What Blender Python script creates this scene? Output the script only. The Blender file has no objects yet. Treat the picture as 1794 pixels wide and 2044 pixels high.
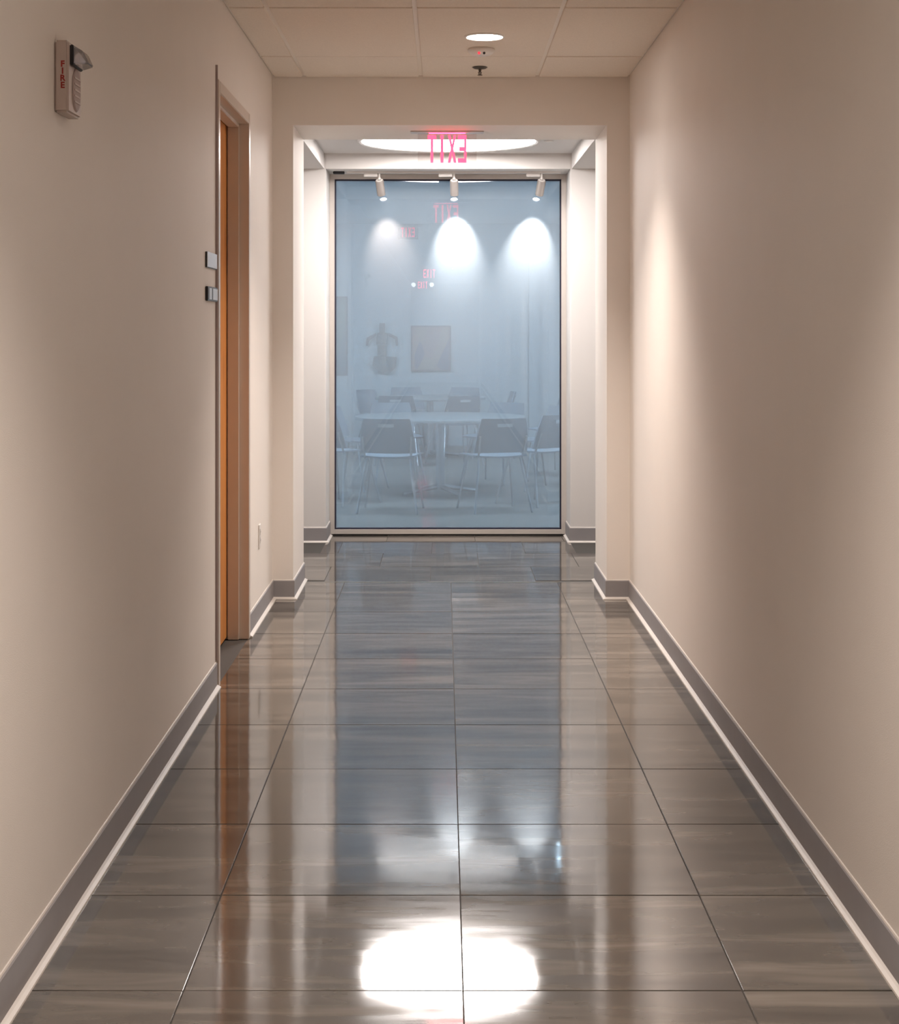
import bpy, bmesh, math, random
from mathutils import Vector, Matrix
random.seed(7)
S = bpy.context.scene
COL = S.collection
R = math.radians

# ------------------------------------------------------------------ camera
F_PX, VX, VY, CAM_H = 3300.0, 885.0, 662.0, 1.415      # focal length and vanishing point in photo pixels
cam = bpy.data.cameras.new('camera')
cam.sensor_fit = 'VERTICAL'
cam.sensor_height = 36.0
cam.sensor_width = 36.0 * 1794 / 2044
cam.lens = F_PX * 36.0 / 2044
cam.shift_x = (897 - VX) / 2044
cam.shift_y = (VY - 1022) / 2044
cam.clip_end = 200
camo = bpy.data.objects.new('camera', cam)
COL.objects.link(camo)
camo.location = (0, 0, CAM_H)
camo.rotation_euler = (R(90), 0, 0)
S.camera = camo

# ------------------------------------------------------------------ world, exposure
w = bpy.data.worlds.new('world')
S.world = w
w.use_nodes = True
w.node_tree.nodes['Background'].inputs[0].default_value = (.9, .85, .8, 1)
w.node_tree.nodes['Background'].inputs[1].default_value = .05
S.view_settings.view_transform = 'Standard'
S.view_settings.look = 'None'
S.view_settings.gamma = 1
S.view_settings.use_curve_mapping = False
S.view_settings.exposure = 0.0
S.cycles.max_bounces = 12
S.cycles.diffuse_bounces = 8
S.cycles.glossy_bounces = 6
S.cycles.transmission_bounces = 8
S.cycles.transparent_max_bounces = 12
S.cycles.sample_clamp_indirect = 6
S.cycles.caustics_reflective = False
S.cycles.caustics_refractive = False

DOWN_COL = (1.0, .865, .77)
DOWN_POWER = 300
DOWN_CONE = 106
DOME_COL = (1.0, .93, .89)
DOME_STRENGTH = 28.0
TRACK_POWER = (46, 165, 155)
TRACK_COL = ((1, .78, .68), (1, .97, .95), (1, .97, .95))
ROOM_FILL_STRENGTH = 88

# ------------------------------------------------------------------ materials
def mat(name):
    m = bpy.data.materials.new(name)
    m.use_nodes = True
    nt = m.node_tree
    return m, nt, nt.nodes['Principled BSDF']
def node(nt, t, **kw):
    n = nt.nodes.new(t)
    for k, v in kw.items():
        setattr(n, k, v)
    return n
def plain(name, col, rough=.5, metal=0, spec=.5, noise=0, nscale=40, bump=0, bscale=300):
    m, nt, b = mat(name)
    b.inputs['Base Color'].default_value = (*col, 1)
    b.inputs['Roughness'].default_value = rough
    b.inputs['Metallic'].default_value = metal
    b.inputs['Specular IOR Level'].default_value = spec
    tc = node(nt, 'ShaderNodeTexCoord')
    if noise:
        n = node(nt, 'ShaderNodeTexNoise')
        n.inputs['Scale'].default_value = nscale
        n.inputs['Detail'].default_value = 4
        nt.links.new(tc.outputs['Object'], n.inputs['Vector'])
        mr = node(nt, 'ShaderNodeMapRange')
        mr.inputs['To Min'].default_value = 1 - noise
        mr.inputs['To Max'].default_value = 1 + noise
        nt.links.new(n.outputs['Fac'], mr.inputs['Value'])
        mx = node(nt, 'ShaderNodeVectorMath', operation='SCALE')
        mx.inputs[0].default_value = col
        nt.links.new(mr.outputs[0], mx.inputs['Scale'])
        nt.links.new(mx.outputs[0], b.inputs['Base Color'])
    if bump:
        n2 = node(nt, 'ShaderNodeTexNoise')
        n2.inputs['Scale'].default_value = bscale
        n2.inputs['Detail'].default_value = 3
        nt.links.new(tc.outputs['Object'], n2.inputs['Vector'])
        bp = node(nt, 'ShaderNodeBump')
        bp.inputs['Strength'].default_value = bump
        bp.inputs['Distance'].default_value = .002
        nt.links.new(n2.outputs['Fac'], bp.inputs['Height'])
        nt.links.new(bp.outputs[0], b.inputs['Normal'])
    return m
def emis(name, col, strength):
    m, nt, b = mat(name)
    b.inputs['Base Color'].default_value = (*col, 1)
    b.inputs['Emission Color'].default_value = (*col, 1)
    b.inputs['Emission Strength'].default_value = strength
    return m

M = {}
M['wall'] = plain('wall_paint', (.83, .785, .74), .62, spec=.3, noise=.025, nscale=3, bump=.25, bscale=420)
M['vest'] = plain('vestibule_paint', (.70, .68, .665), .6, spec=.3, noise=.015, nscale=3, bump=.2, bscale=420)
M['panel'] = plain('acoustic_panel', (.86, .80, .72), .9, spec=.1, noise=.10, nscale=160, bump=.6, bscale=500)
M['grid'] = plain('grid_metal', (.90, .86, .80), .5, spec=.3, noise=.02, nscale=20)
M['void'] = plain('ceiling_void', (.05, .05, .05), .9, noise=.1)
M['base'] = plain('rubber_base', (.30, .285, .29), .5, spec=.4, noise=.06, nscale=15)
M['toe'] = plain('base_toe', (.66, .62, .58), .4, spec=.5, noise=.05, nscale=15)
M['grout'] = plain('grout', (.05, .045, .04), .8, noise=.15, nscale=60)
M['strip'] = plain('threshold_metal', (.55, .53, .50), .3, metal=.9, noise=.05)
M['frame_paint'] = plain('door_frame_paint', (.64, .565, .50), .33, spec=.5, noise=.04, nscale=12)
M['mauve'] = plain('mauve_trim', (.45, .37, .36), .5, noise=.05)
M['alu'] = plain('aluminium', (.62, .575, .535), .38, metal=.35, noise=.03, nscale=30)
M['gasket'] = plain('gasket', (.012, .01, .03), .6, noise=.1)
M['white_plastic'] = plain('white_plastic', (.78, .75, .72), .4, noise=.02)
M['alarm'] = plain('alarm_plastic', (.50, .41, .37), .4, noise=.03)
M['grille'] = plain('alarm_grille', (.40, .31, .29), .6, noise=.05)
M['red_print'] = plain('red_print', (.30, .02, .015), .5, noise=.05)
M['dark'] = plain('dark_plastic', (.015, .014, .016), .45, noise=.1)
M['plate'] = plain('plaque_face', (.60, .62, .66), .3, noise=.03)
M['brass'] = plain('sprinkler_metal', (.10, .085, .07), .35, metal=.6, noise=.1)
M['lamp'] = plain('lamp_housing', (.40, .37, .35), .35, metal=.5, noise=.03)
M['chrome'] = plain('chrome', (.55, .57, .6), .3, metal=1, noise=.03)
M['shell'] = plain('chair_shell', (.29, .33, .385), .45, noise=.1)
M['tabletop'] = plain('table_laminate', (.34, .365, .385), .3, noise=.03)
M['woodpanel'] = plain('brown_wood', (.20, .09, .04), .45, noise=.2, nscale=9)
M['roomwall'] = plain('room_paint', (.62, .66, .70), .7, noise=.02, nscale=3)
M['roomfloor'] = plain('room_floor', (.27, .255, .24), .35, noise=.12, nscale=5)
M['picframe'] = plain('picture_frame', (.28, .28, .30), .5, noise=.1)
M['sculpt'] = plain('sculpture', (.26, .28, .30), .6, noise=.2, nscale=6)
M['lens_down'] = emis('downlight_lens', (1, .90, .82), 85)
M['lens_dome'] = emis('dome_lens', DOME_COL, DOME_STRENGTH)
M['lens_track'] = emis('track_lens', (1, .98, .97), 40)
M['red_led'] = emis('exit_letters', (1.0, .03, .065), 6.0)
M['red_strip'] = emis('exit_led_strip', (1.0, .05, .14), 8)
M['red_far'] = emis('far_exit_letters', (1.0, .06, .12), 14)
M['red_room'] = emis('room_exit_letters', (1.0, .10, .16), 1.6)
M['white_far'] = emis('far_sign_lamp', (1, 1, 1), 7)
M['room_fill_lens'] = emis('room_fill_lens', (.86, .94, 1), ROOM_FILL_STRENGTH)
M['red_dot'] = emis('red_dot', (1, .05, .08), 1.0)

def tile_mat():
    m, nt, b = mat('porcelain_tile')
    tc = node(nt, 'ShaderNodeTexCoord')
    oi = node(nt, 'ShaderNodeObjectInfo')
    off = node(nt, 'ShaderNodeVectorMath', operation='SCALE')
    off.inputs[0].default_value = (13.7, 29.1, 7.3)
    nt.links.new(oi.outputs['Random'], off.inputs['Scale'])
    add = node(nt, 'ShaderNodeVectorMath', operation='ADD')
    nt.links.new(tc.outputs['Object'], add.inputs[0])
    nt.links.new(off.outputs[0], add.inputs[1])
    mp = node(nt, 'ShaderNodeMapping')
    mp.inputs['Scale'].default_value = (.8, 5, 1)
    nt.links.new(add.outputs[0], mp.inputs['Vector'])
    n = node(nt, 'ShaderNodeTexNoise')
    n.inputs['Scale'].default_value = 1.6
    n.inputs['Detail'].default_value = 3
    n.inputs['Roughness'].default_value = .6
    n.inputs['Distortion'].default_value = .5
    nt.links.new(mp.outputs[0], n.inputs['Vector'])
    cr = node(nt, 'ShaderNodeValToRGB')
    e = cr.color_ramp.elements
    e[0].position, e[0].color = .30, (.046, .041, .035, 1)
    e[1].position, e[1].color = .72, (.200, .177, .152, 1)
    x = cr.color_ramp.elements.new(.5)
    x.color = (.102, .090, .077, 1)
    nt.links.new(n.outputs['Fac'], cr.inputs['Fac'])
    var = node(nt, 'ShaderNodeMapRange')
    var.inputs['To Min'].default_value = .85
    var.inputs['To Max'].default_value = 1.15
    nt.links.new(oi.outputs['Random'], var.inputs['Value'])
    sc = node(nt, 'ShaderNodeVectorMath', operation='SCALE')
    nt.links.new(cr.outputs['Color'], sc.inputs[0])
    nt.links.new(var.outputs[0], sc.inputs['Scale'])
    nt.links.new(sc.outputs[0], b.inputs['Base Color'])
    rr = node(nt, 'ShaderNodeMapRange')
    rr.inputs['From Min'].default_value = .3
    rr.inputs['From Max'].default_value = .7
    rr.inputs['To Min'].default_value = .10
    rr.inputs['To Max'].default_value = .04
    nt.links.new(n.outputs['Fac'], rr.inputs['Value'])
    nt.links.new(rr.outputs[0], b.inputs['Roughness'])
    b.inputs['IOR'].default_value = 1.95
    n2 = node(nt, 'ShaderNodeTexNoise')
    n2.inputs['Scale'].default_value = 5
    n2.inputs['Detail'].default_value = 2
    nt.links.new(add.outputs[0], n2.inputs['Vector'])
    bp = node(nt, 'ShaderNodeBump')
    bp.inputs['Strength'].default_value = .10
    bp.inputs['Distance'].default_value = .004
    nt.links.new(n2.outputs['Fac'], bp.inputs['Height'])
    nt.links.new(bp.outputs[0], b.inputs['Normal'])
    return m
M['tile'] = tile_mat()

def wood_mat():
    m, nt, b = mat('orange_wood')
    tc = node(nt, 'ShaderNodeTexCoord')
    mp = node(nt, 'ShaderNodeMapping')
    mp.inputs['Scale'].default_value = (14, 14, 1.2)
    n = node(nt, 'ShaderNodeTexNoise')
    n.inputs['Scale'].default_value = 3
    n.inputs['Detail'].default_value = 5
    nt.links.new(tc.outputs['Object'], mp.inputs['Vector'])
    nt.links.new(mp.outputs[0], n.inputs['Vector'])
    cr = node(nt, 'ShaderNodeValToRGB')
    cr.color_ramp.elements[0].position, cr.color_ramp.elements[0].color = .3, (.54, .20, .05, 1)
    cr.color_ramp.elements[1].position, cr.color_ramp.elements[1].color = .7, (.70, .31, .085, 1)
    nt.links.new(n.outputs['Fac'], cr.inputs['Fac'])
    nt.links.new(cr.outputs['Color'], b.inputs['Base Color'])
    b.inputs['Roughness'].default_value = .4
    return m
M['wood'] = wood_mat()

def film_glass():
    m = bpy.data.materials.new('frosted_blue_glass')
    m.use_nodes = True
    nt = m.node_tree
    nt.nodes.clear()
    out = node(nt, 'ShaderNodeOutputMaterial')
    dif = node(nt, 'ShaderNodeBsdfDiffuse')
    trl = node(nt, 'ShaderNodeBsdfTranslucent')
    tr = node(nt, 'ShaderNodeBsdfTransparent')
    gl = node(nt, 'ShaderNodeBsdfGlossy')
    fr = node(nt, 'ShaderNodeFresnel')
    fr.inputs['IOR'].default_value = 1.65
    dif.inputs['Color'].default_value = (.42, .465, .50, 1)
    trl.inputs['Color'].default_value = (.33, .42, .50, 1)
    tr.inputs['Color'].default_value = (.80, .92, 1, 1)
    gl.inputs['Roughness'].default_value = 0.0
    tc = node(nt, 'ShaderNodeTexCoord')
    n = node(nt, 'ShaderNodeTexNoise')
    n.inputs['Scale'].default_value = 2.2
    n.inputs['Detail'].default_value = 3
    nt.links.new(tc.outputs['Object'], n.inputs['Vector'])
    mr = node(nt, 'ShaderNodeMapRange')
    mr.inputs['To Min'].default_value = .385
    mr.inputs['To Max'].default_value = .405
    nt.links.new(n.outputs['Fac'], mr.inputs['Value'])
    m1 = node(nt, 'ShaderNodeMixShader')
    m1.inputs['Fac'].default_value = .35
    nt.links.new(dif.outputs[0], m1.inputs[1])
    nt.links.new(trl.outputs[0], m1.inputs[2])
    m2 = node(nt, 'ShaderNodeMixShader')
    nt.links.new(mr.outputs[0], m2.inputs['Fac'])
    nt.links.new(tr.outputs[0], m2.inputs[1])
    nt.links.new(m1.outputs[0], m2.inputs[2])
    m3 = node(nt, 'ShaderNodeMixShader')
    nt.links.new(fr.outputs[0], m3.inputs['Fac'])
    nt.links.new(m2.outputs[0], m3.inputs[1])
    nt.links.new(gl.outputs[0], m3.inputs[2])
    nt.links.new(m3.outputs[0], out.inputs['Surface'])
    return m
M['glass'] = film_glass()

def clear_mat(name, col, frost):
    m = bpy.data.materials.new(name)
    m.use_nodes = True
    nt = m.node_tree
    nt.nodes.clear()
    out = node(nt, 'ShaderNodeOutputMaterial')
    tr = node(nt, 'ShaderNodeBsdfTransparent')
    tr.inputs['Color'].default_value = (*col, 1)
    gl = node(nt, 'ShaderNodeBsdfGlossy')
    gl.inputs['Roughness'].default_value = .05
    df = node(nt, 'ShaderNodeBsdfDiffuse')
    df.inputs['Color'].default_value = (.9, .85, .85, 1)
    fr = node(nt, 'ShaderNodeFresnel')
    fr.inputs['IOR'].default_value = 1.45
    a = node(nt, 'ShaderNodeMixShader')
    a.inputs['Fac'].default_value = frost
    b = node(nt, 'ShaderNodeMixShader')
    nt.links.new(tr.outputs[0], a.inputs[1])
    nt.links.new(df.outputs[0], a.inputs[2])
    nt.links.new(fr.outputs[0], b.inputs['Fac'])
    nt.links.new(a.outputs[0], b.inputs[1])
    nt.links.new(gl.outputs[0], b.inputs[2])
    nt.links.new(b.outputs[0], out.inputs['Surface'])
    return m
M['acrylic'] = clear_mat('clear_acrylic', (.98, .96, .96), .06)
M['strobe'] = clear_mat('strobe_lens', (.80, .80, .86), .25)

def art_mat(name, cols, sc):
    m, nt, b = mat(name)
    tc = node(nt, 'ShaderNodeTexCoord')
    mp = node(nt, 'ShaderNodeMapping')
    mp.inputs['Scale'].default_value = sc
    n = node(nt, 'ShaderNodeTexVoronoi')
    n.inputs['Scale'].default_value = 5
    nt.links.new(tc.outputs['Object'], mp.inputs['Vector'])
    nt.links.new(mp.outputs[0], n.inputs['Vector'])
    cr = node(nt, 'ShaderNodeValToRGB')
    cr.color_ramp.elements[0].color = (*cols[0], 1)
    cr.color_ramp.elements[1].color = (*cols[1], 1)
    for i, c in enumerate(cols[2:]):
        e = cr.color_ramp.elements.new(.3 + .3 * i)
        e.color = (*c, 1)
    sep = node(nt, 'ShaderNodeSeparateColor')
    nt.links.new(n.outputs['Color'], sep.inputs[0])
    nt.links.new(sep.outputs[0], cr.inputs['Fac'])
    nt.links.new(cr.outputs['Color'], b.inputs['Base Color'])
    return m
M['art'] = art_mat('abstract_print', [(.24, .28, .36), (.44, .42, .38), (.46, .36, .36)], (1, 1, .5))
M['art2'] = art_mat('green_print', [(.30, .34, .38), (.38, .42, .37), (.33, .37, .4)], (1, 1, .3))

# ------------------------------------------------------------------ mesh helpers
def ab(bm, x0, x1, y0, y1, z0, z1, bev=0):
    vs = [bm.verts.new((x, y, z)) for x in (x0, x1) for y in (y0, y1) for z in (z0, z1)]
    fs = [(0, 1, 3, 2), (4, 6, 7, 5), (0, 4, 5, 1), (2, 3, 7, 6), (0, 2, 6, 4), (1, 5, 7, 3)]
    faces = [bm.faces.new([vs[i] for i in f]) for f in fs]
    if bev:
        es = list({e for f in faces for e in f.edges})
        bmesh.ops.bevel(bm, geom=es, offset=bev, segments=2, affect='EDGES', clamp_overlap=True)
def cyl(bm, p0, p1, r0, r1=None, n=24, caps=True):
    r1 = r0 if r1 is None else r1
    p0, p1 = Vector(p0), Vector(p1)
    d = (p1 - p0).normalized()
    u = d.orthogonal().normalized()
    v = d.cross(u)
    a, b = [], []
    for i in range(n):
        t = 2 * math.pi * i / n
        o = u * math.cos(t) + v * math.sin(t)
        a.append(bm.verts.new(p0 + o * r0))
        b.append(bm.verts.new(p1 + o * r1))
    for i in range(n):
        j = (i + 1) % n
        bm.faces.new((a[i], a[j], b[j], b[i]))
    if caps:
        bm.faces.new(a[::-1])
        bm.faces.new(b)
def lathe(bm, prof, n=48, close=True):          # prof: list of (r, z) around Z at the origin
    rings = []
    for r, z in prof:
        rings.append([bm.verts.new((r * math.cos(2 * math.pi * i / n), r * math.sin(2 * math.pi * i / n), z)) for i in range(n)])
    k = len(rings)
    for a in range(k if close else k - 1):
        A, B = rings[a], rings[(a + 1) % k]
        for i in range(n):
            j = (i + 1) % n
            bm.faces.new((A[i], A[j], B[j], B[i]))
def prism(bm, pts, axis_y0, axis_y1):           # pts (x, z) extruded along y
    a = [bm.verts.new((x, axis_y0, z)) for x, z in pts]
    b = [bm.verts.new((x, axis_y1, z)) for x, z in pts]
    n = len(pts)
    bm.faces.new(a)
    bm.faces.new(b[::-1])
    for i in range(n):
        j = (i + 1) % n
        bm.faces.new((a[j], a[i], b[i], b[j]))
def obj(name, bm, m, parent=None, smooth=False, loc=None):
    me = bpy.data.meshes.new(name)
    bmesh.ops.recalc_face_normals(bm, faces=bm.faces)
    bm.to_mesh(me)
    bm.free()
    me.materials.append(M[m])
    if smooth:
        me.shade_smooth()
        me.set_sharp_from_angle(angle=R(35))
    o = bpy.data.objects.new(name, me)
    COL.objects.link(o)
    if parent:
        o.parent = parent
    if loc:
        o.location = loc
    return o
def boxes(name, lst, m, parent=None, bev=0):
    bm = bmesh.new()
    for b in lst:
        ab(bm, *b, bev=bev)
    return obj(name, bm, m, parent)
def tag(o, label, cat, group=None, kind=None):
    o['label'] = label
    o['category'] = cat
    if group:
        o['group'] = group
    if kind:
        o['kind'] = kind
    return o
def struct(o, label, cat):
    return tag(o, label, cat, kind='structure')
def thing(name, label, cat, loc=(0, 0, 0), rz=0, group=None):
    o = bpy.data.objects.new(name, None)
    COL.objects.link(o)
    o.location = loc
    o.rotation_euler = (0, 0, rz)
    o.empty_display_size = .1
    return tag(o, label, cat, group)
def copy_tree(o, parent=None):
    c = o.copy()
    COL.objects.link(c)
    c.parent = parent
    for ch in list(o.children):
        copy_tree(ch, c)
    return c

# ------------------------------------------------------------------ dimensions (metres)
XL, XR = -.905, .985            # corridor walls
YB = -23.0                      # far end behind the camera
YP, YQ = 8.745, 9.40            # portal front and back
PL, PR = -.795, .864            # portal jambs
ZC, ZS, ZT = 2.76, 2.507, 2.61  # corridor ceiling, soffit, tray
YF, YG = 11.09, 11.50           # facing walls, glass frame
GL, GR = -.79, .852             # glass opening
XS = 2.6                        # ends of the side passages
DY0, DY1, DZ = 6.57, 7.65, 2.42 # door frame outer size
YR = 20.5                       # back wall of the room behind the glass

# ------------------------------------------------------------------ structure
floor = boxes('floor', [(-XS - .2, XS + .2, YB - .2, YG + .06, -.12, -.0022)], 'grout')
struct(floor, 'glossy grey-brown stone tile floor of the corridor', 'floor')
tile_cache = {}
def tile(x0, x1, y0, y1, tilt=True):
    key = (round(x1 - x0, 4), round(y1 - y0, 4))
    if key not in tile_cache:
        bm = bmesh.new()
        a, b = key[0] / 2, key[1] / 2
        ab(bm, -a, a, -b, b, -.012, 0, bev=.0012)
        me = bpy.data.meshes.new('floor_tile')
        bmesh.ops.recalc_face_normals(bm, faces=bm.faces)
        bm.to_mesh(me)
        bm.free()
        me.materials.append(M['tile'])
        tile_cache[key] = me
    o = bpy.data.objects.new('floor_tile', tile_cache[key])
    COL.objects.link(o)
    o.parent = floor
    o.location = ((x0 + x1) / 2, (y0 + y1) / 2, 0)
    if tilt:
        o.rotation_euler = (R(random.uniform(-.07, .07)), R(random.uniform(-.06, .06)), 0)
G = .0016
cols = [XL + .002, -.558, .042, .642, XR - .002]
rows = [9.335]
y = 8.95
while y > -1.9:
    rows.append(y)
    y -= .6
rows = rows[::-1]
for r0, r1 in zip(rows, rows[1:]):
    for c0, c1 in zip(cols, cols[1:]):
        if r0 > 8.7:
            c0, c1 = max(c0, PL + .002), min(c1, PR - .002)
        elif r1 > YP and (c0 < PL or c1 > PR):
            # the row that runs under the portal: narrow side tiles stop at the portal wall
            tile(c0 + G, c1 - G, r0 + G, YP - .003)
            tile(max(c0, PL + .002) + G, min(c1, PR - .002) - G, YP + G, r1 - G)
            continue
        tile(c0 + G, c1 - G, r0 + G, r1 - G)
# the tiles far behind the camera, one sheet
boxes('floor_tile_sheet', [(XL, XR, YB, rows[0] - .003, -.012, -.0005)], 'tile', floor)
# threshold strip, then running-bond tiles of the vestibule
boxes('threshold_strip', [(PL + .002, PR - .002, 9.337, 9.349, -.012, .0006)], 'strip', floor)
for k in range(4):
    y0, y1 = 9.351 + .6 * k, min(9.351 + .6 * (k + 1), YG + .05)
    o = .524 if k % 2 == 0 else .215
    xs = sorted([o + .6 * i for i in range(-6, 6)])
    for a, b in zip(xs, xs[1:]):
        lo, hi = (-XS, XS) if y1 < YF else (GL, GR)
        a, b = max(a, lo), min(b, hi)
        if b - a < .03:
            continue
        if k == 0 and (a < PL or b > PR):
            if b - a > .03:
                tile(a + G, b - G, YQ + .003, y1 - G)
            continue
        if k == 2 and y1 > YF - .05 and (a < GL or b > GR):
            tile(a + G, b - G, y0 + G, min(y1, YF) - .003)
            continue
        tile(a + G, b - G, y0 + G, y1 - G)

# left wall with the door opening
RO0, RO1, ROZ = DY0 + .04, DY1 - .04, DZ - .04
wl = boxes('wall_left', [(XL - .2, XL, YB, RO0, 0, 2.95), (XL - .2, XL, RO1, YP, 0, 2.95), (XL - .2, XL, RO0, RO1, ROZ, 2.95)], 'wall')
struct(wl, 'beige painted corridor wall with the wooden door', 'wall')
wr = boxes('wall_right', [(XR, XR + .2, YB, YP, 0, 2.95)], 'wall')
struct(wr, 'plain beige painted corridor wall without a door', 'wall')
wf = boxes('wall_front', [(-XS, PL, YP, YQ, 0, 2.95), (PR, XS, YP, YQ, 0, 2.95), (PL, PR, YP, YQ, ZS, 2.95)], 'wall')
struct(wf, 'beige portal wall with square opening into the bright vestibule', 'wall')
wb = boxes('wall_back', [(XL - .2, XR + .2, YB - .2, YB, 0, 2.95)], 'wall')
struct(wb, 'end wall of the corridor opposite the blue glass', 'wall')
for nm, x0, x1, lb in (('wall_vestibule_left', -XS, GL, 'white vestibule wall on the door side of the blue glass'),
                       ('wall_vestibule_right', GR, XS, 'white vestibule wall beside the blue glass, opposite the door side')):
    struct(boxes(nm, [(x0, x1, YF, YG + .16, 0, 2.95)], 'vest', bev=.004), lb, 'wall')
for nm, x0, x1, lb in (('wall_passage_left', -XS - .15, -XS, 'end wall of the side passage on the door side'),
                       ('wall_passage_right', XS, XS + .15, 'end wall of the side passage opposite the door side')):
    struct(boxes(nm, [(x0, x1, YQ, YF, 0, 2.95)], 'vest'), lb, 'wall')

# corridor ceiling: void above, grid and panels
ceil = boxes('ceiling', [(XL, XR, YB, YP, 2.80, 2.95)], 'void')
struct(ceil, 'suspended ceiling of white acoustic panels in a metal grid', 'ceiling')
lx = [-.735, -.12, .495]
edges = [XL] + lx + [XR]
cy = [YP, 8.084]
while cy[-1] > -.6:
    cy.append(cy[-1] - 1.2192)
for x in lx:
    boxes('grid_bar', [(x - .012, x + .012, cy[-1], YP, ZC + .010, ZC + .035)], 'grid', ceil)
for yy in cy[1:]:
    for i, (a, b) in enumerate(zip(edges, edges[1:])):
        boxes('grid_bar', [(a, b, yy - .012, yy + .012, ZC + .0101, ZC + .034)], 'grid', ceil)
# wall angle
boxes('wall_angle', [(XL, XL + .012, cy[-1], YP, ZC + .012, ZC + .025)], 'grid', ceil)
boxes('wall_angle', [(XR - .012, XR, cy[-1], YP, ZC + .012, ZC + .025)], 'grid', ceil)
boxes('wall_angle', [(XL, XR, YP - .012, YP, ZC + .0125, ZC + .025)], 'grid', ceil)
for k, (y1, y0) in enumerate(zip(cy, cy[1:])):
    for i, (a, b) in enumerate(zip(edges, edges[1:])):
        g0 = .002 if k == 0 and i in (1, 2) else .011
        g1 = .002 if k == 1 and i in (1, 2) else .011
        bm = bmesh.new()
        ga = .013 if i == 0 else .010
        gb = .013 if i == 3 else .010
        ab(bm, a + ga, b - gb, y0 + g0, y1 - (.013 if k == 0 else g1), ZC, ZC + .018, bev=.002)
        obj('ceiling_panel', bm, 'panel', ceil)
boxes('ceiling_panel_sheet', [(XL, XR, YB, cy[-1], ZC, ZC + .03)], 'panel', ceil)

# vestibule ceiling: soffits and raised tray
vc = boxes('ceiling_vestibule', [(-XS, -.80, YQ, YF, ZS, 2.95), (.860, XS, YQ, YF, ZS, 2.95),
                                 (-.80, .860, YQ, YF, ZT, 2.95), (GL, GR, YF, YG + .16, ZS, 2.95)], 'vest')
struct(vc, 'white vestibule ceiling with a raised tray around the big round light', 'ceiling')

# baseboards with a light toe
def offset_path(pts, d):
    out = []
    n = len(pts)
    for i in range(n):
        ns = []
        for a, b in ((i - 1, i), (i, i + 1)):
            if a >= 0 and b < n:
                t = (Vector(pts[b]) - Vector(pts[a])).normalized()
                ns.append(Vector((t.y, -t.x)))
        if len(ns) == 2:
            m = (ns[0] + ns[1]) / (1 + ns[0].dot(ns[1]))
        else:
            m = ns[0]
        out.append(Vector(pts[i]) + m * d)
    return out
def sweep(bm, pts, prof):
    rings = []
    offs = {d: offset_path(pts, d) for d, z in prof}
    for i in range(len(pts)):
        rings.append([bm.verts.new((offs[d][i].x, offs[d][i].y, z)) for d, z in prof])
    k = len(prof)
    for a, b in zip(rings, rings[1:]):
        for i in range(k):
            j = (i + 1) % k
            bm.faces.new((a[i], a[j], b[j], b[i]))
    bm.faces.new(rings[0])
    bm.faces.new(rings[-1][::-1])
def baseboard(name, pts, label):
    bm = bmesh.new()
    sweep(bm, pts, [(.0005, .1), (.005, .1), (.0075, .097), (.0075, .013), (.0005, .013)])
    o = obj(name, bm, 'base')
    bm = bmesh.new()
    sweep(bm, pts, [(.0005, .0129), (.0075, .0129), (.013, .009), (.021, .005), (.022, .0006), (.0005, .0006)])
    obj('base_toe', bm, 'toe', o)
    bm = bmesh.new()
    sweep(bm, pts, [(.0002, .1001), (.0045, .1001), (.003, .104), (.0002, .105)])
    obj('caulk_highlight', bm, 'toe', o)  # caulk, with the light caught by the top edge put into its pale colour
    struct(o, label, 'baseboard')
baseboard('baseboard_left', [(XL, YB), (XL, DY0)], 'grey rubber base along the wall before the wooden door')
baseboard('baseboard_front_left', [(XL, DY1), (XL, YP), (PL, YP), (PL, YQ), (-XS, YQ)], 'grey rubber base from the wooden door around the portal jamb')
baseboard('baseboard_right', [(XS, YQ), (PR, YQ), (PR, YP), (XR, YP), (XR, YB)], 'grey rubber base along the doorless wall and its portal jamb')
baseboard('baseboard_vestibule_left', [(-XS, YF), (GL, YF), (GL, YG - .04)], 'grey rubber base under the vestibule wall on the door side')
baseboard('baseboard_vestibule_right', [(GR, YG - .04), (GR, YF), (XS, YF)], 'grey rubber base under the vestibule wall opposite the door side')

# ------------------------------------------------------------------ door on the left wall
door = bpy.data.objects.new('door_1', None)
COL.objects.link(door)
door.location = (XL, (DY0 + DY1) / 2, 0)
struct(door, 'orange wood door in a brown metal frame on the side wall', 'door')
mid = (DY0 + DY1) / 2
hw = (DY1 - DY0) / 2
pj, fw = .012, .050
fr = obj_fr = boxes('door_frame', [
    (-.16, pj, -hw, -hw + fw, .001, DZ), (-.16, pj, hw - fw, hw, .001, DZ), (-.16, pj, -hw + fw, hw - fw, DZ - fw, DZ)], 'frame_paint', door, bev=.0025)
st = .016
boxes('door_stop', [(-.085, -.034, -hw + fw, -hw + fw + st, .001, DZ - fw), (-.085, -.034, hw - fw - st, hw - fw, .001, DZ - fw),
                    (-.085, -.034, -hw + fw + st, hw - fw - st, DZ - fw - st, DZ - fw)], 'frame_paint', fr, bev=.002)
leaf = boxes('door_leaf', [(-.135, -.091, -hw + fw + .004, hw - fw - .004, .012, DZ - fw - .004)], 'wood', door, bev=.001)
boxes('lever_rose', [(-.0909, -.082, -hw + fw + .05, -hw + fw + .10, .98, 1.06)], 'chrome', leaf, bev=.003)
bm = bmesh.new()
cyl(bm, (-.083, -hw + fw + .075, 1.02), (-.045, -hw + fw + .075, 1.02), .009, n=16)
cyl(bm, (-.046, -hw + fw + .068, 1.02), (-.046, -hw + fw + .19, 1.02), .009, n=16)
obj('lever_handle', bm, 'chrome', leaf, True)
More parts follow.
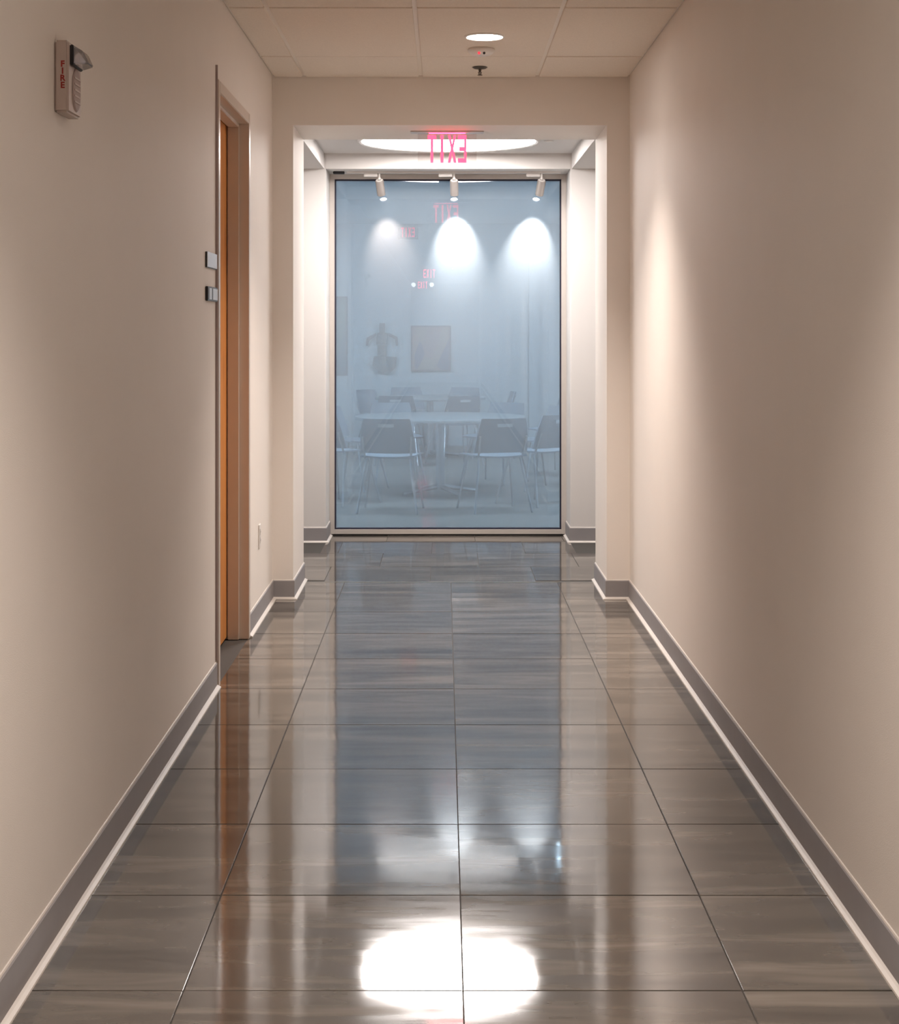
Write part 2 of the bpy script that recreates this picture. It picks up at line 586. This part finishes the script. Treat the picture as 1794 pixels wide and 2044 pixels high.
tr = boxes('trim_1', [(XL, XL + .009, DY0 - .008, DY0 - .0005, .11, 2.474)], 'mauve')
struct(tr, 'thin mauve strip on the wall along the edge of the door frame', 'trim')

# ------------------------------------------------------------------ glass wall
win = bpy.data.objects.new('window_1', None)
COL.objects.link(win)
win.location = (0, YG, 0)
struct(win, 'full-height frosted blue glass wall closing the vestibule', 'glass wall')
ft = .034
GB, GT = .042, ZS - ft
boxes('window_frame', [(GL, GL + ft, -.03, .05, .010, ZS), (GR - ft, GR, -.03, .05, .010, ZS),
                       (GL + ft, GR - ft, -.03, .05, GT, ZS), (GL + ft, GR - ft, -.03, .05, .010, GB)], 'alu', win, bev=.002)
boxes('shadow_gap', [(GL + .004, GR - .004, -.018, .04, .0006, .0098)], 'dark', win)  # dark strip drawn for the shade in the gap under the frame
gk = .009
boxes('gasket', [(GL + ft, GL + ft + gk, -.012, .03, GB, GT), (GR - ft - gk, GR - ft, -.012, .03, GB, GT),
                 (GL + ft + gk, GR - ft - gk, -.012, .03, GT - gk, GT), (GL + ft + gk, GR - ft - gk, -.012, .03, GB, GB + gk)], 'gasket', win)
boxes('pane', [(GL + ft + gk, GR - ft - gk, .001, .011, GB + gk, GT - gk)], 'glass', win)

# ------------------------------------------------------------------ lights in the corridor
def downlight(x, y, label, group=None):
    t = thing('downlight', label, 'downlight', (x, y, ZC), 0, group)
    bm = bmesh.new()
    lathe(bm, [(.080, -.0005), (.092, -.0005), (.091, -.005), (.083, -.008), (.079, -.004)])
    obj('trim_ring', bm, 'white_plastic', t, True)
    bm = bmesh.new()
    lathe(bm, [(.0001, -.001), (.0795, -.001), (.0795, -.003), (.0001, -.0035)])
    obj('lens', bm, 'lens_down', t)
    l = bpy.data.lights.new('downlight_lamp', 'SPOT')
    l.energy = DOWN_POWER
    l.color = DOWN_COL
    l.spot_size = R(DOWN_CONE)
    l.spot_blend = 1.0
    l.shadow_soft_size = .06
    lo = bpy.data.objects.new('downlight_lamp', l)
    COL.objects.link(lo)
    lo.parent = t
    lo.location = (0, 0, -.02)
    return t
downlight(.187, 7.52, 'round white recessed downlight in the ceiling next to the smoke detector')
for k in range(1, 7):
    downlight(.187, 7.52 - 4.9 * k, 'round recessed downlight further along the corridor ceiling', 'downlights along the corridor')

sd = thing('smoke_detector', 'flat white smoke detector with red and black dots on the ceiling', 'smoke detector', (.180, 7.86, ZC))
bm = bmesh.new()
lathe(bm, [(.0001, -.0003), (.062, -.0003), (.066, -.008), (.062, -.016), (.045, -.030), (.030, -.034), (.0001, -.034)])
obj('body', bm, 'white_plastic', sd, True)
bm = bmesh.new(); cyl(bm, (-.012, -.046, -.026), (-.012, -.052, -.030), .006, n=12)
obj('red_indicator', bm, 'red_dot', sd)
bm = bmesh.new(); cyl(bm, (.012, -.046, -.026), (.012, -.052, -.030), .006, n=12)
obj('test_hole', bm, 'dark', sd)

sp = thing('sprinkler', 'dark pendant fire sprinkler on the ceiling panel by the portal', 'sprinkler', (.185, 8.40, ZC))
bm = bmesh.new(); lathe(bm, [(.0001, -.0003), (.036, -.0003), (.039, -.003), (.030, -.009), (.014, -.012), (.0001, -.012)])
obj('escutcheon', bm, 'brass', sp, True)
bm = bmesh.new(); cyl(bm, (0, 0, -.012), (0, 0, -.028), .008, .005, 16)
obj('stem', bm, 'brass', sp, True)
bm = bmesh.new()
cyl(bm, (-.008, 0, -.026), (-.004, 0, -.040), .002, n=8)
cyl(bm, (.008, 0, -.026), (.004, 0, -.040), .002, n=8)
cyl(bm, (0, 0, -.024), (0, 0, -.040), .0022, n=8)
obj('frame_arms', bm, 'brass', sp)
bm = bmesh.new(); lathe(bm, [(.0001, -.039), (.008, -.039), (.013, -.041), (.012, -.043), (.0001, -.043)], 24)
obj('deflector', bm, 'brass', sp)

# big round light in the tray
dl = thing('round_ceiling_light', 'large round glowing ceiling light in the vestibule tray', 'ceiling light', (.032, 10.36, ZT))
bm = bmesh.new(); lathe(bm, [(.544, -.0003), (.572, -.0003), (.570, -.008), (.560, -.012), (.546, -.008)], 96)
obj('trim_ring', bm, 'white_plastic', dl, True)
bm = bmesh.new(); lathe(bm, [(.0001, -.001), (.545, -.001), (.545, -.006), (.3, -.011), (.0001, -.013)], 96)
obj('diffuser', bm, 'lens_dome', dl, True)

# ------------------------------------------------------------------ EXIT sign (seen from its back)
def strokes(ch):                   # letter outlines in a unit box, x right, z up
    s = .26
    if ch == 'E':
        return [[(0, 0), (1, 0), (1, .16), (s, .16), (s, .42), (.85, .42), (.85, .58), (s, .58), (s, .84), (1, .84), (1, 1), (0, 1)]]
    if ch == 'I':
        return [[(.33, 0), (.67, 0), (.67, 1), (.33, 1)]]
    if ch == 'T':
        return [[(.35, 0), (.65, 0), (.65, .84), (1, .84), (1, 1), (0, 1), (0, .84), (.35, .84)]]
    if ch == 'X':
        return [[(0, 0), (.30, 0), (.5, .36), (.70, 0), (1, 0), (.66, .52), (.98, 1), (.69, 1), (.5, .68), (.31, 1), (.02, 1), (.34, .52)]]
def exit_sign(x, y, z, label, group=None, s=1.0, far=False, lamps=False, flip=True, red=None):
    t = thing('exit_sign', label, 'exit sign', (x, y, z), 0, group)
    red = red or ('red_far' if far else 'red_led')
    boxes('canopy', [(-.20 * s, .20 * s, -.045 * s, .045 * s, -.007, -.0003)], 'alu' if not far else 'white_plastic', t, bev=.002)
    if not far:
        boxes('led_strip', [(-.10, .10, -.010, .010, -.0105, -.0071)], 'red_strip', t)
    p = boxes('acrylic_panel', [(-.16 * s, .16 * s, -.004, .004, -.205 * s, -.0106)], 'acrylic', t, bev=.001)
    wd, hh, top = .046 * s, .150 * s, -.020 * s
    x0 = -.105 * s
    for i, ch in enumerate('EXIT'):
        bm = bmesh.new()
        for poly in strokes(ch):
            pts = []
            for px, pz in poly:
                xx = x0 + i * .055 * s + px * wd
                pts.append((-xx if flip else xx, top - hh + pz * hh))
            prism(bm, pts, -.0062, -.0043)
        obj('letter', bm, red, p)
    if lamps:
        for sx in (-1, 1):
            bm = bmesh.new()
            cyl(bm, (sx * .24, .02, -.10), (sx * .24, .08, -.11), .05, .06, 20)
            obj('emergency_lamp', bm, 'white_far', t)
    return t
exit_sign(.020, 9.03, ZS, 'red EXIT sign on clear acrylic hanging under the portal')

# ------------------------------------------------------------------ track lights
trk = boxes('track', [(-.66, .80, YG - .245, YG - .210, ZS - .014, ZS)], 'white_plastic', bev=.002)
tag(trk, 'slim white lighting track on the soffit above the glass', 'track')
eb = boxes('track_feed', [(-.752, -.675, YG - .25, YG - .205, ZS - .017, ZS)], 'dark', bev=.003)
tag(eb, 'small black box on the soffit at the end of the lighting track', 'feed box')
def track_head(x, yaw, power, colr, label):
    t = thing('track_light', label, 'spotlight', (x, YG - .2275, ZS - .014), 0, 'track spotlights above the glass')
    boxes('adapter', [(-.105, -.012, -.016, .016, -.022, -.0003)], 'white_plastic', t, bev=.002)
    bm = bmesh.new()
    cyl(bm, (0, 0, -.0005), (0, 0, -.045), .006, n=16)
    cyl(bm, (0, 0, -.028), (0, 0, -.050), .010, .008, n=16)
    obj('stem', bm, 'white_plastic', t, True)
    tilt = R(29)
    ax = Vector((math.sin(yaw) * math.sin(tilt), math.cos(yaw) * math.sin(tilt), -math.cos(tilt)))   # beam direction
    q = Vector((0, 0, -1)).rotation_difference(ax)
    top = Vector((0, -.016, -.046))
    bm = bmesh.new()
    lathe(bm, [(.0001, 0), (.020, 0), (.027, -.003), (.029, -.010), (.029, -.108), (.026, -.112), (.0255, -.100), (.0001, -.098)], 32)
    b = obj('housing', bm, 'lamp', t, True, top)
    b.rotation_euler = q.to_euler()
    bm = bmesh.new()
    lathe(bm, [(.013, .0012), (.023, .0012), (.0245, -.0008), (.013, -.0002)], 32)
    obj('top_ring', bm, 'white_plastic', b)
    bm = bmesh.new()
    lathe(bm, [(.0001, -.1015), (.0250, -.1015), (.0250, -.106), (.0001, -.106)], 32)
    obj('lens', bm, 'lens_track', b)
    l = bpy.data.lights.new('track_lamp', 'SPOT')
    l.energy = power
    l.color = colr
    l.spot_size = R(54)
    l.spot_blend = .95
    l.shadow_soft_size = .012
    lo = bpy.data.objects.new('track_lamp', l)
    COL.objects.link(lo)
    lo.parent = b
    lo.location = (0, 0, -.113)
    return t
track_head((757 - VX) * 11.27 / F_PX, R(14), TRACK_POWER[0], TRACK_COL[0], 'silver track spotlight beside the black feed box, its pool dim and pinkish')
track_head((906 - VX) * 11.27 / F_PX, R(4), TRACK_POWER[1], TRACK_COL[1], 'silver middle track spotlight between the other two on the track')
track_head((1081 - VX) * 11.27 / F_PX, R(-16), TRACK_POWER[2], TRACK_COL[2], 'silver track spotlight at the track end away from the black feed box')

# ------------------------------------------------------------------ things on the left wall
fa = thing('fire_alarm', 'beige fire alarm horn with FIRE lettering and clear strobe on the wall', 'fire alarm', (XL, 3.907, 1.925))
bm = bmesh.new()
ab(bm, .0003, .034, -.067, .067, 0, .168, bev=.005)
fab = obj('body', bm, 'alarm', fa)
bm = bmesh.new()
n = 32
ring0 = [bm.verts.new((.0345, .012 + .040 * math.cos(2 * math.pi * i / n), .062 + .052 * math.sin(2 * math.pi * i / n))) for i in range(n)]
ring1 = [bm.verts.new((.0375, .012 + .036 * math.cos(2 * math.pi * i / n), .062 + .048 * math.sin(2 * math.pi * i / n))) for i in range(n)]
for i in range(n):
    j = (i + 1) % n
    bm.faces.new((ring0[i], ring0[j], ring1[j], ring1[i]))
bm.faces.new(ring1)
bm.faces.new(ring0[::-1])
gr = obj('horn_grille', bm, 'grille', fa)
for k in range(5):
    boxes('grille_slat', [(.0376, .039, .012 - .030, .012 + .030, .030 + .014 * k, .034 + .014 * k)], 'alarm', gr)
boxes('strobe_base', [(.0341, .042, -.052, .052, .112, .160)], 'dark', fa, bev=.002)
bm = bmesh.new()
vs0 = [(.0422, -.050, .114), (.0422, .050, .114), (.0422, .050, .158), (.0422, -.050, .158)]
vs1 = [(.074, -.026, .118), (.074, .026, .118), (.060, .030, .148), (.060, -.030, .148)]
a = [bm.verts.new(v) for v in vs0]; b = [bm.verts.new(v) for v in vs1]
bm.faces.new(a[::-1]); bm.faces.new(b)
for i in range(4):
    j = (i + 1) % 4
    bm.faces.new((a[i], a[j], b[j], b[i]))
bmesh.ops.bevel(bm, geom=list(bm.edges), offset=.003, segments=2, affect='EDGES')
sl = obj('strobe_lens', bm, 'strobe', fa)
boxes('flash_tube', [(.048, .052, -.030, .030, .128, .134)], 'chrome', sl)
def text_mesh(s, size, ext, bold):
    c = bpy.data.curves.new('lettering', 'FONT')
    c.body = s
    c.size = size
    c.extrude = ext
    c.offset = bold
    c.align_x = 'CENTER'
    o = bpy.data.objects.new('lettering', c)
    COL.objects.link(o)
    bpy.context.view_layer.update()
    me = bpy.data.meshes.new_from_object(o.evaluated_get(bpy.context.evaluated_depsgraph_get()))
    bpy.data.objects.remove(o)
    return me
for k, ch in enumerate('FIRE'):
    me = text_mesh(ch, .0195, .0004, .0007)
    me.materials.clear()
    me.materials.append(M['red_print'])
    o = bpy.data.objects.new('letter', me)
    COL.objects.link(o)
    o.parent = fab
    o.rotation_euler = (R(90), 0, 0)
    o.location = (.0205, -.0673, .106 - .0165 * k)

pq = thing('room_plaque', 'thin pale grey room plaque with dark edge beside the door', 'plaque', (XL, 6.415, 1.660))
boxes('backing', [(.0003, .006, -.135, .135, 0, .060)], 'dark', pq, bev=.001)
boxes('face_plate', [(.0061, .0085, -.131, .135, .003, .060)], 'plate', pq)
ps = thing('room_sign', 'black sign holder with two pale windows under the plaque beside the door', 'sign', (XL, 6.415, 1.533))
boxes('backing', [(.0003, .011, -.135, .135, 0, .055)], 'dark', ps, bev=.002)
boxes('insert_window', [(.0111, .0118, -.100, -.035, .006, .049)], 'plate', ps)
boxes('insert_window', [(.0111, .0118, -.005, .128, .006, .049)], 'plate', ps)

ou = thing('power_outlet', 'white duplex outlet plate on the wall between door and portal', 'outlet', (XL, 8.115, .355))
boxes('cover_plate', [(.0003, .006, -.035, .035, 0, .115)], 'white_plastic', ou, bev=.002)
for z in (.022, .063):
    rc = boxes('receptacle', [(.0061, .008, -.017, .017, z, z + .030)], 'white_plastic', ou, bev=.001)
    for yy in (-.008, .006):
        boxes('slot', [(.0081, .0083, yy, yy + .002, z + .010, z + .020)], 'dark', rc)

# ------------------------------------------------------------------ room behind the glass
Y0 = YG + .16
struct(boxes('floor_room', [(-2.6, 2.6, Y0 - .10, YR, -.1, 0)], 'roomfloor'), 'grey floor of the room behind the blue glass', 'floor')
struct(boxes('wall_room_back', [(-2.6, 2.6, YR, YR + .15, 0, 2.9)], 'roomwall'), 'pale wall with pictures far behind the blue glass', 'wall')
struct(boxes('wall_room_left', [(-2.75, -2.6, Y0, YR, 0, 2.9)], 'roomwall'), 'pale side wall behind the glass, on the side of the pictures', 'wall')
struct(boxes('wall_room_right', [(2.6, 2.75, Y0, YR, 0, 2.9)], 'roomwall'), 'pale side wall behind the glass, on the side of the pilaster', 'wall')
struct(boxes('ceiling_room', [(-2.6, 2.6, Y0, YR, 2.75, 2.9)], 'roomwall'), 'white ceiling of the room behind the blue glass', 'ceiling')
struct(boxes('trim_2', [(1.06, 1.17, YR - .06, YR, 0, 2.75)], 'roomwall'), 'narrow pilaster on the far wall of the room behind the glass', 'trim')
for k, (x, yy) in enumerate(((-1.2, 13.0), (1.2, 13.0), (-1.9, 17.5), (1.9, 17.5))):  # unseen lights added to brighten the room and the glass
    t = thing('room_fill_light', 'added square light, out of view, brightening the room behind the glass', 'ceiling light', (x, yy, 2.75), 0, 'added lights of the room behind the glass')
    boxes('light_frame', [(-.31, .31, -.31, -.29, -.02, -.0003), (-.31, .31, .29, .31, -.02, -.0003),
                          (-.31, -.29, -.29, .29, -.02, -.0003), (.29, .31, -.29, .29, -.02, -.0003)], 'white_plastic', t)
    boxes('diffuser', [(-.289, .289, -.289, .289, -.012, -.001)], 'room_fill_lens', t)

def picture(x0, x1, z0, z1, art, label):
    t = thing('picture', label, 'picture', ((x0 + x1) / 2, YR, z0))
    h, q = z1 - z0, (x1 - x0) / 2
    boxes('picture_frame', [(-q, q, -.03, -.0003, 0, .018), (-q, q, -.03, -.0003, h - .018, h),
                            (-q, -q + .018, -.03, -.0003, .018, h - .018), (q - .018, q, -.03, -.0003, .018, h - .018)], 'picframe', t)
    boxes('canvas', [(-q + .018, q - .018, -.02, -.001, .018, h - .018)], art, t)
picture(-.404, .093, .925, 1.49, 'art', 'squarish framed abstract picture on the far wall behind the glass')
picture(-1.65, -1.19, .87, 1.85, 'art2', 'tall framed picture near the corner of the far wall behind the glass')
ws = thing('wall_sculpture', 'dark wall sculpture of stacked shapes between the two pictures', 'sculpture', (-.76, YR, .90))
for nm, pts in (('column', [(-.035, .50), (.03, .50), (.035, .62), (-.035, .62)]),
                ('block', [(-.075, .36), (.06, .36), (.07, .50), (-.06, .50)]),
                ('torso', [(-.06, .22), (.05, .22), (.05, .345), (-.055, .345)]),
                ('round_base', [(-.12, .10), (-.05, .01), (.10, .0), (.17, .08), (.18, .20), (.05, .21), (-.10, .21)]),
                ('arm', [(-.16, .40), (-.07, .47), (-.075, .50), (-.19, .44), (-.20, .34), (-.17, .34)]),
                ('arm', [(.07, .47), (.16, .42), (.17, .34), (.20, .34), (.19, .45), (.08, .50)])):
    bm = bmesh.new()
    prism(bm, pts, -.05, -.001)
    obj(nm, bm, 'sculpt', ws)

def table(x, y, r, label):
    t = thing('round_table', label, 'table', (x, y, 0))
    bm = bmesh.new(); lathe(bm, [(.0001, .68), (r, .68), (r + .003, .67), (r, .655), (.0001, .655)], 64)
    obj('tabletop', bm, 'tabletop', t, True)
    bm = bmesh.new(); cyl(bm, (0, 0, .04), (0, 0, .6549), .04, .035, 20)
    obj('pedestal', bm, 'chrome', t, True)
    for k in range(4):
        a = k * math.pi / 2 + .5
        bm = bmesh.new()
        cyl(bm, (.02 * math.cos(a), .02 * math.sin(a), .07), (.36 * math.cos(a), .36 * math.sin(a), .018), .022, .016, 10)
        obj('foot', bm, 'chrome', t, True)
table(-.03, 14.40, .74, 'round pale pedestal table nearest behind the blue glass')
table(-.15, 18.6, .62, 'round pale pedestal table at the far end behind the blue glass')

def make_chair():
    t = thing('shell_chair', '', 'chair')
    # seat: slightly dished plate; faces +Y (front)
    bm = bmesh.new()
    nx, ny = 6, 6
    def grid(fn, th):
        top = [[bm.verts.new(fn(i / nx * 2 - 1, j / ny)) for j in range(ny + 1)] for i in range(nx + 1)]
        bot = [[bm.verts.new(Vector(v.co) + th) for v in row] for row in top]
        for i in range(nx):
            for j in range(ny):
                bm.faces.new((top[i][j], top[i + 1][j], top[i + 1][j + 1], top[i][j + 1]))
                bm.faces.new((bot[i][j], bot[i][j + 1], bot[i + 1][j + 1], bot[i + 1][j]))
        for i in range(nx):
            bm.faces.new((top[i][0], bot[i][0], bot[i + 1][0], top[i + 1][0]))
            bm.faces.new((top[i][ny], top[i + 1][ny], bot[i + 1][ny], bot[i][ny]))
        for j in range(ny):
            bm.faces.new((top[0][j], top[0][j + 1], bot[0][j + 1], bot[0][j]))
            bm.faces.new((top[nx][j], bot[nx][j], bot[nx][j + 1], top[nx][j + 1]))
    grid(lambda u, v: Vector((u * (.21 + .01 * v), -.20 + .41 * v, .44 + .012 * u * u - .03 * max(0, v - .8))), Vector((0, 0, -.012)))
    obj('seat', bm, 'shell', t, True)
    bm = bmesh.new()
    grid(lambda u, v: Vector((u * (.215 - .035 * v * v), -.205 - .08 * v + .035 * u * u, .47 + .27 * v)), Vector((0, -.012, 0)))
    bk = obj('backrest', bm, 'shell', t, True)
    boxes('handle_hole_light', [(-.06, .06, -.292, -.284, .675, .70)], 'plate', bk)  # pale plate stands for light showing through the handle hole
    for sx in (-1, 1):
        for fy, ty in ((-.25, -.15), (.22, .12)):
            bm = bmesh.new()
            cyl(bm, (sx * .235, fy, .001), (sx * .17, ty, .427), .0095, n=8)
            obj('leg', bm, 'chrome', t, True)
        bm = bmesh.new()
        cyl(bm, (sx * .18, -.17, .428), (sx * .19, -.25, .60), .009, n=8)
        obj('back_stay', bm, 'chrome', t, True)
    return t
proto = make_chair()
def px(x, Y):
    return (x - VX) * Y / F_PX
spots = []
NEAR = ('dark shell chair at the table nearest behind the glass', 'chairs at the near table behind the glass', (-.03, 14.35))
FAR = ('dark shell chair at the far table behind the glass', 'chairs at the far table behind the glass', (-.15, 18.6))
for x, Y in ((780, 13.05), (985, 13.10), (1067, 13.6), (682, 13.65), (708, 14.8), (790, 15.45), (985, 15.5), (1066, 14.9)):
    spots.append((px(x, Y), Y, NEAR))
for x, Y in ((765, 19.1), (822, 19.85), (912, 19.75), (800, 17.65), (905, 17.6), (978, 18.6)):
    spots.append((px(x, Y), Y, FAR))
for i, (x, Y, (lb, gp, c)) in enumerate(spots):
    o = proto if i == 0 else copy_tree(proto)
    o.location = (x, Y, 0)
    d = Vector((c[0] - x, c[1] - Y))
    o.rotation_euler = (0, 0, math.atan2(d.y, d.x) - math.pi / 2 + random.uniform(-.2, .2))
    glass_side = Y < c[1]
    if c[1] < 16:
        lb = 'dark shell chair between the blue glass and the nearest table' if glass_side else 'dark shell chair behind the nearest table, towards the far table'
    else:
        lb = 'dark shell chair at the far table, facing the pictures' if glass_side else 'dark shell chair at the far table, its back to the pictures'
    o['label'] = lb
    o['group'] = gp + (', glass side' if glass_side else ', far side')
lone = copy_tree(proto)
lone.location = (1.15, 16.6, 0)
lone.rotation_euler = (0, 0, 2.4)
lone['label'] = 'dark shell chair standing alone before the pilaster behind the glass'
del lone['group']
exit_sign(-.44, YR - .05, 2.72, 'red exit sign high on the far wall behind the glass', s=.8, far=True, red='red_room')

# exit signs far along the corridor, seen only as reflections in the glass
exit_sign(-.30, -12.0, ZC, 'red exit sign hanging halfway along the corridor ceiling', s=1.2, far=True, flip=False)
exit_sign(-.55, -20.6, ZC, 'red exit sign with two lamps at the far corridor end', s=1.2, far=True, lamps=True, flip=False)

cs = thing('concealed_sprinkler', 'small white sprinkler cap beside the big round ceiling light', 'sprinkler', (.66, 10.36, ZT))
bm = bmesh.new(); lathe(bm, [(.0001, -.0003), (.026, -.0003), (.026, -.004), (.020, -.006), (.0001, -.006)], 24)
obj('cover_cap', bm, 'white_plastic', cs, True)
bm = bmesh.new(); lathe(bm, [(.0262, -.0003), (.032, -.0003), (.0315, -.0025), (.0262, -.003)], 24)
obj('cap_ring', bm, 'alu', cs, True)
